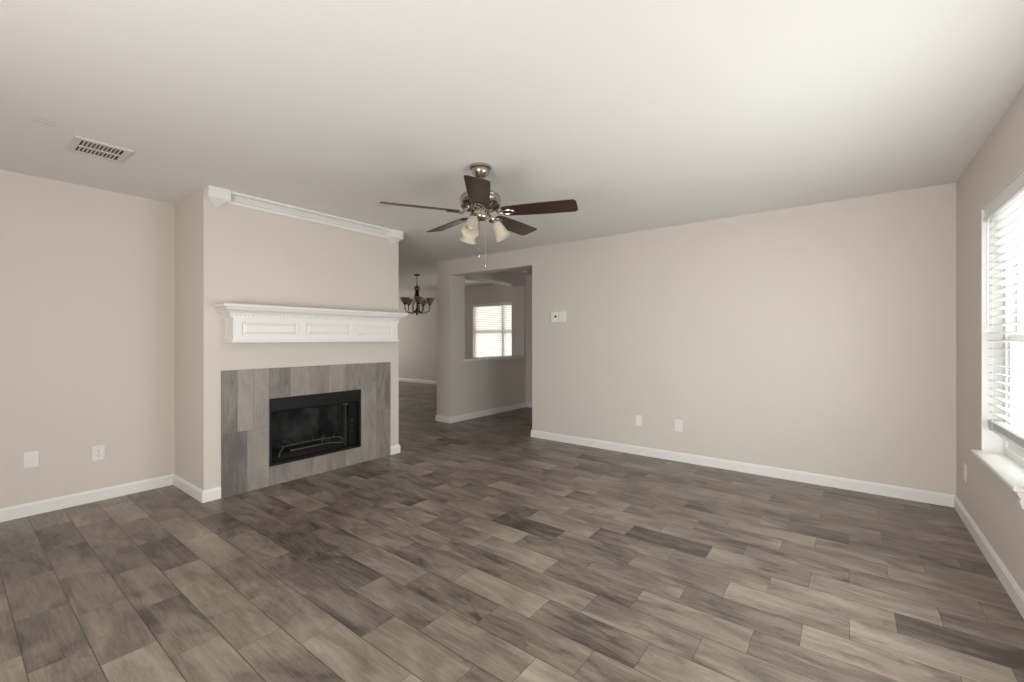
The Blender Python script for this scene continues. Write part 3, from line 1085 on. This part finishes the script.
for k in range(3):
    az = math.radians(-74 + 120 * k)
    base = Matrix.Rotation(az, 4, 'Z')
    # arm and socket
    arm = MB()
    arm.tube([(0.040, 0, -0.350), (0.065, 0, -0.345), (0.085, 0, -0.350), (0.098, 0, -0.366)], 0.008, 8)
    tilt = base @ Matrix.Translation((0.098, 0, -0.366)) @ Matrix.Rotation(-math.radians(28), 4, 'Y')
    oa = arm.build('lamp_arm', M['nickel'], fan, True)
    oa.matrix_local = base
    so = MB().lathe([(0.0, 0.012), (0.018, 0.010), (0.024, 0.0), (0.026, -0.014), (0.022, -0.020), (0.0, -0.020)], 24).build('lamp_socket', M['nickel'], fan, True)
    so.matrix_local = tilt
    prof = [(0.023, -0.012), (0.030, -0.020), (0.036, -0.040), (0.041, -0.070), (0.047, -0.100), (0.053, -0.120), (0.060, -0.132)]
    inner = [(r - 0.003, z) for r, z in reversed(prof)]
    sh = MB().lathe(prof + inner, 32).build('lamp_shade', M['shade'], fan, True)
    sh.matrix_local = tilt
    bu = MB().lathe([(0.0, -0.020), (0.012, -0.022), (0.013, -0.035), (0.022, -0.055), (0.026, -0.072), (0.022, -0.090), (0.010, -0.099), (0.0, -0.101)], 20).build('bulb', M['plate'], sh, True)
for (px, py, ln, nm) in ((0.018, -0.035, 0.595, 0), (0.032, 0.015, 0.655, 1)):
    pc = MB().tube([(px, py, -0.35), (px, py, -ln)], 0.0016, 6)
    o = pc.build('pull_chain', M['nickel'], fan)
    MB().lathe([(0.0, -ln + 0.004), (0.004, -ln), (0.006, -ln - 0.020), (0.003, -ln - 0.03), (0.0, -ln - 0.031)], 12, Matrix.Translation((px, py, 0))).build('chain_fob', M['nickel'], o, True)

# ------------------------------------------------------------------ ceiling vent
VX0, VX1, VY0, VY1 = -3.835, -3.53, 0.468, 0.732
vent = thing('ceiling_vent', 'cream metal air vent with dark louvre slots in the ceiling', 'air vent', ((VX0 + VX1) / 2, (VY0 + VY1) / 2, H))
vx, vy = (VX1 - VX0) / 2, (VY1 - VY0) / 2
mb = MB()
fw = 0.036
for (a, b_, c, d) in ((-vx, vx, -vy, -vy + fw), (-vx, vx, vy - fw, vy), (-vx, -vx + fw, -vy + fw, vy - fw), (vx - fw, vx, -vy + fw, vy - fw)):
    mb.box(a, b_, c, d, -0.010, -0.0005, 0.003)
mb.build('vent_frame', M['vent'], vent)
MB().box(-vx + fw, vx - fw, -vy + fw, vy - fw, -0.0030, -0.0006).build('vent_throat', M['duct'], vent)
ny = 10
mb = MB()
for k in range(ny):
    yc = -vy + fw + (k + 0.9) * (2 * (vy - fw)) / (ny + 0.8)
    mb.prism([(yc - 0.0085, -0.0085), (yc - 0.0070, -0.0095), (yc + 0.0045, -0.0036), (yc + 0.0030, -0.0034)], 'x', -vx + fw, vx - fw)
mb.build('louvres', M['vent'], vent)
MB().box(-0.009, 0.009, -vy + fw, vy - fw, -0.0105, -0.0033, 0.002).build('centre_bar', M['vent'], vent)

# shade of thin ceiling grooves, painted as darker strips
mb = MB()
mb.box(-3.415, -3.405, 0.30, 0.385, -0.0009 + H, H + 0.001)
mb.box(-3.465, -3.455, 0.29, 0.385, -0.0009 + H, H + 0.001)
struct(mb, 'trim_groove_shade', M['mark'], 'two faint ceiling grooves beside the vent, their shade painted in', 'ceiling mark')


# ------------------------------------------------------------------ wall plates
def plate(name, label, cat, loc, rz, wd, ht, kind):
    """local -y faces the room"""
    t = thing(name, label, cat, loc, rz)
    mb = MB()
    mb.box(-wd / 2, wd / 2, -0.006, -0.0005, -ht / 2, ht / 2, 0.0028)
    mb.build('cover_plate', M['plate'], t)
    if kind == 'duplex':
        for s in (-1, 1):
            f = MB()
            pts = []
            for j in range(24):
                a = 2 * PI * j / 24
                pts.append((0.0165 * math.cos(a), max(-0.0125, min(0.0125, 0.0165 * math.sin(a))) + s * 0.0195))
            f.prism(pts, 'y', -0.0085, -0.005)
            oo = f.build('receptacle', M['plate'], t)
            h = MB()
            h.box(-0.0080, -0.0055, -0.0089, -0.0080, s * 0.0195 - 0.002, s * 0.0195 + 0.007)
            h.box(0.0055, 0.0080, -0.0089, -0.0080, s * 0.0195 - 0.001, s * 0.0195 + 0.006)
            h.lathe([(0, 0), (0.0026, 0), (0.0026, 0.0009), (0, 0.0009)], 12, Matrix.Translation((0, -0.0080, s * 0.0195 - 0.0075)) @ Matrix.Rotation(PI / 2, 4, 'X'))
            h.build('slots', M['slot'], oo)
        MB().lathe([(0, 0), (0.0032, 0), (0.0028, 0.0012), (0, 0.0016)], 12, Matrix.Translation((0, -0.0058, 0)) @ Matrix.Rotation(PI / 2, 4, 'X')).build('screw', M['steel'], t)
    elif kind == 'decora':
        f = MB()
        f.box(-0.0165, 0.0165, -0.0085, -0.005, -0.033, 0.033, 0.0015)
        f.build('rocker_insert', M['vinyl'], t)
    elif kind == 'coax':
        MB().lathe([(0, 0), (0.0055, 0), (0.0055, 0.006), (0.0045, 0.006), (0.0045, 0.010), (0, 0.010)], 14, Matrix.Translation((0, -0.0058, 0)) @ Matrix.Rotation(PI / 2, 4, 'X')).build('jack', M['vinyl'], t)
    elif kind == 'blank':
        for s in (-1, 1):
            MB().lathe([(0, 0), (0.0032, 0), (0.0028, 0.0010), (0, 0.0014)], 12, Matrix.Translation((0, -0.0058, s * 0.04)) @ Matrix.Rotation(PI / 2, 4, 'X')).build('screw', M['plate'], t)
    return t


FE = PI / 2               # plate on the west wall looks towards +X
plate('wall_plate', 'blank white cover plate low on the west wall, farther from the chimney breast', 'wall plate', (XW, 0.394, 0.400), FE, 0.076, 0.116, 'blank')
plate('wall_outlet', 'white outlet low on the west wall, beside the chimney breast', 'outlet', (XW, 0.750, 0.374), FE, 0.074, 0.117, 'duplex')
plate('wall_outlet', 'white outlet low on the north wall, the one nearer the hall opening', 'outlet', (-1.812, YN, 0.372), 0.0, 0.074, 0.117, 'decora')
plate('wall_plate', 'white cable plate low on the north wall, nearer the window wall', 'wall plate', (-1.388, YN, 0.369), 0.0, 0.080, 0.122, 'coax')
plate('wall_outlet', 'white outlet on the window wall under the sill, seen edge on', 'outlet', (XE, 4.30, 0.345), -PI / 2, 0.074, 0.117, 'duplex')

th = thing('thermostat', 'white boxy thermostat with a dark round window on the north wall', 'thermostat', (-2.829, YN, 1.533))
MB().box(-0.097, 0.097, -0.008, -0.0005, -0.068, 0.068, 0.003).build('back_plate', M['plate'], th)
MB().box(-0.095, 0.010, -0.030, -0.0078, -0.066, 0.066, 0.004).build('sensor_box', M['plate'], th)
MB().box(0.013, 0.095, -0.024, -0.0078, -0.066, 0.066, 0.004).build('cover', M['plate'], th)
MB().lathe([(0, 0), (0.015, 0), (0.015, 0.003), (0, 0.003)], 20, Matrix.Translation((-0.030, -0.0298, 0.006)) @ Matrix.Rotation(PI / 2, 4, 'X')).build('sensor_window', M['slot'], th)

sd = thing('smoke_detector', 'small round white smoke detector on the shaded hall ceiling', 'smoke detector', (-4.42, 6.12, H))
MB().lathe([(0, -0.0005), (0.066, -0.0005), (0.066, -0.012), (0.0, -0.012)], 28).build('mounting_base', M['plate'], sd, True)
MB().lathe([(0, -0.0125), (0.060, -0.0125), (0.058, -0.028), (0.044, -0.036), (0.0, -0.037)], 28).build('cover', M['plate'], sd, True)

# ------------------------------------------------------------------ chandelier in the dining room
ch = thing('chandelier', 'dark bronze chandelier with upturned glass bowls hanging in the dining room', 'chandelier', (-7.236, 6.13, HD))
MB().lathe([(0, 0), (0.062, 0), (0.064, -0.010), (0.045, -0.022), (0.020, -0.032), (0.0, -0.034)], 28).build('canopy', M['bronze'], ch, True)
mb = MB()
z = -0.032
k = 0
while z > -0.215:
    pts = []
    for j in range(12):
        a = 2 * PI * j / 12
        u, v = 0.009 * math.cos(a), 0.019 * math.sin(a)
        pts.append((u if k % 2 else 0, 0 if k % 2 else u, z - 0.016 + v))
    mb.tube(pts, 0.0032, 6, True)
    z -= 0.029
    k += 1
mb.build('chain', M['bronze'], ch, True)
MB().lathe([(0, -0.21), (0.010, -0.215), (0.012, -0.235), (0.034, -0.255), (0.030, -0.270), (0.014, -0.28), (0.016, -0.36), (0.030, -0.40), (0.020, -0.44), (0.013, -0.50), (0.013, -0.70),
            (0.030, -0.74), (0.050, -0.775), (0.042, -0.80), (0.020, -0.83), (0.012, -0.845), (0.018, -0.858), (0.0, -0.872)], 24).build('stem', M['bronze'], ch, True)
for k in range(5):
    a = 2 * PI * k / 5 + 0.654
    rot = Matrix.Rotation(a, 4, 'Z')
    arm = MB()
    arm.tube([(0.016, 0, -0.27), (0.055, 0, -0.265), (0.050, 0, -0.31), (0.030, 0, -0.36), (0.038, 0, -0.45), (0.070, 0, -0.55), (0.105, 0, -0.66), (0.110, 0, -0.74), (0.088, 0, -0.80), (0.05, 0, -0.80)], 0.0085, 8)
    arm.tube([(0.030, 0, -0.76), (0.10, 0, -0.815), (0.18, 0, -0.815), (0.25, 0, -0.775), (0.268, 0, -0.71), (0.270, 0, -0.645)], 0.0095, 8)
    oa = arm.build('arm', M['bronze'], ch, True)
    oa.matrix_local = rot
    cup = MB().lathe([(0, -0.655), (0.014, -0.652), (0.022, -0.640), (0.036, -0.628), (0.034, -0.622), (0.0, -0.620)], 20, Matrix.Translation((0.270, 0, 0)))
    cup.build('bobeche', M['bronze'], oa, True)
    prof = [(0.020, -0.626), (0.048, -0.614), (0.072, -0.588), (0.086, -0.555), (0.096, -0.522), (0.110, -0.500)]
    sh = MB().lathe(prof + [(r - 0.004, z_ + 0.001) for r, z_ in reversed(prof)], 24, Matrix.Translation((0.270, 0, 0)))
    os_ = sh.build('glass_bowl', M['amber'], ch, True)
    os_.matrix_local = rot

# ------------------------------------------------------------------ outside the window
mb = MB()
mb.box(XE + 0.16, 9, -8, 12, -0.25, -0.15)
struct(mb, 'ground', M['concrete'], 'pale ground outside the right window', 'ground')
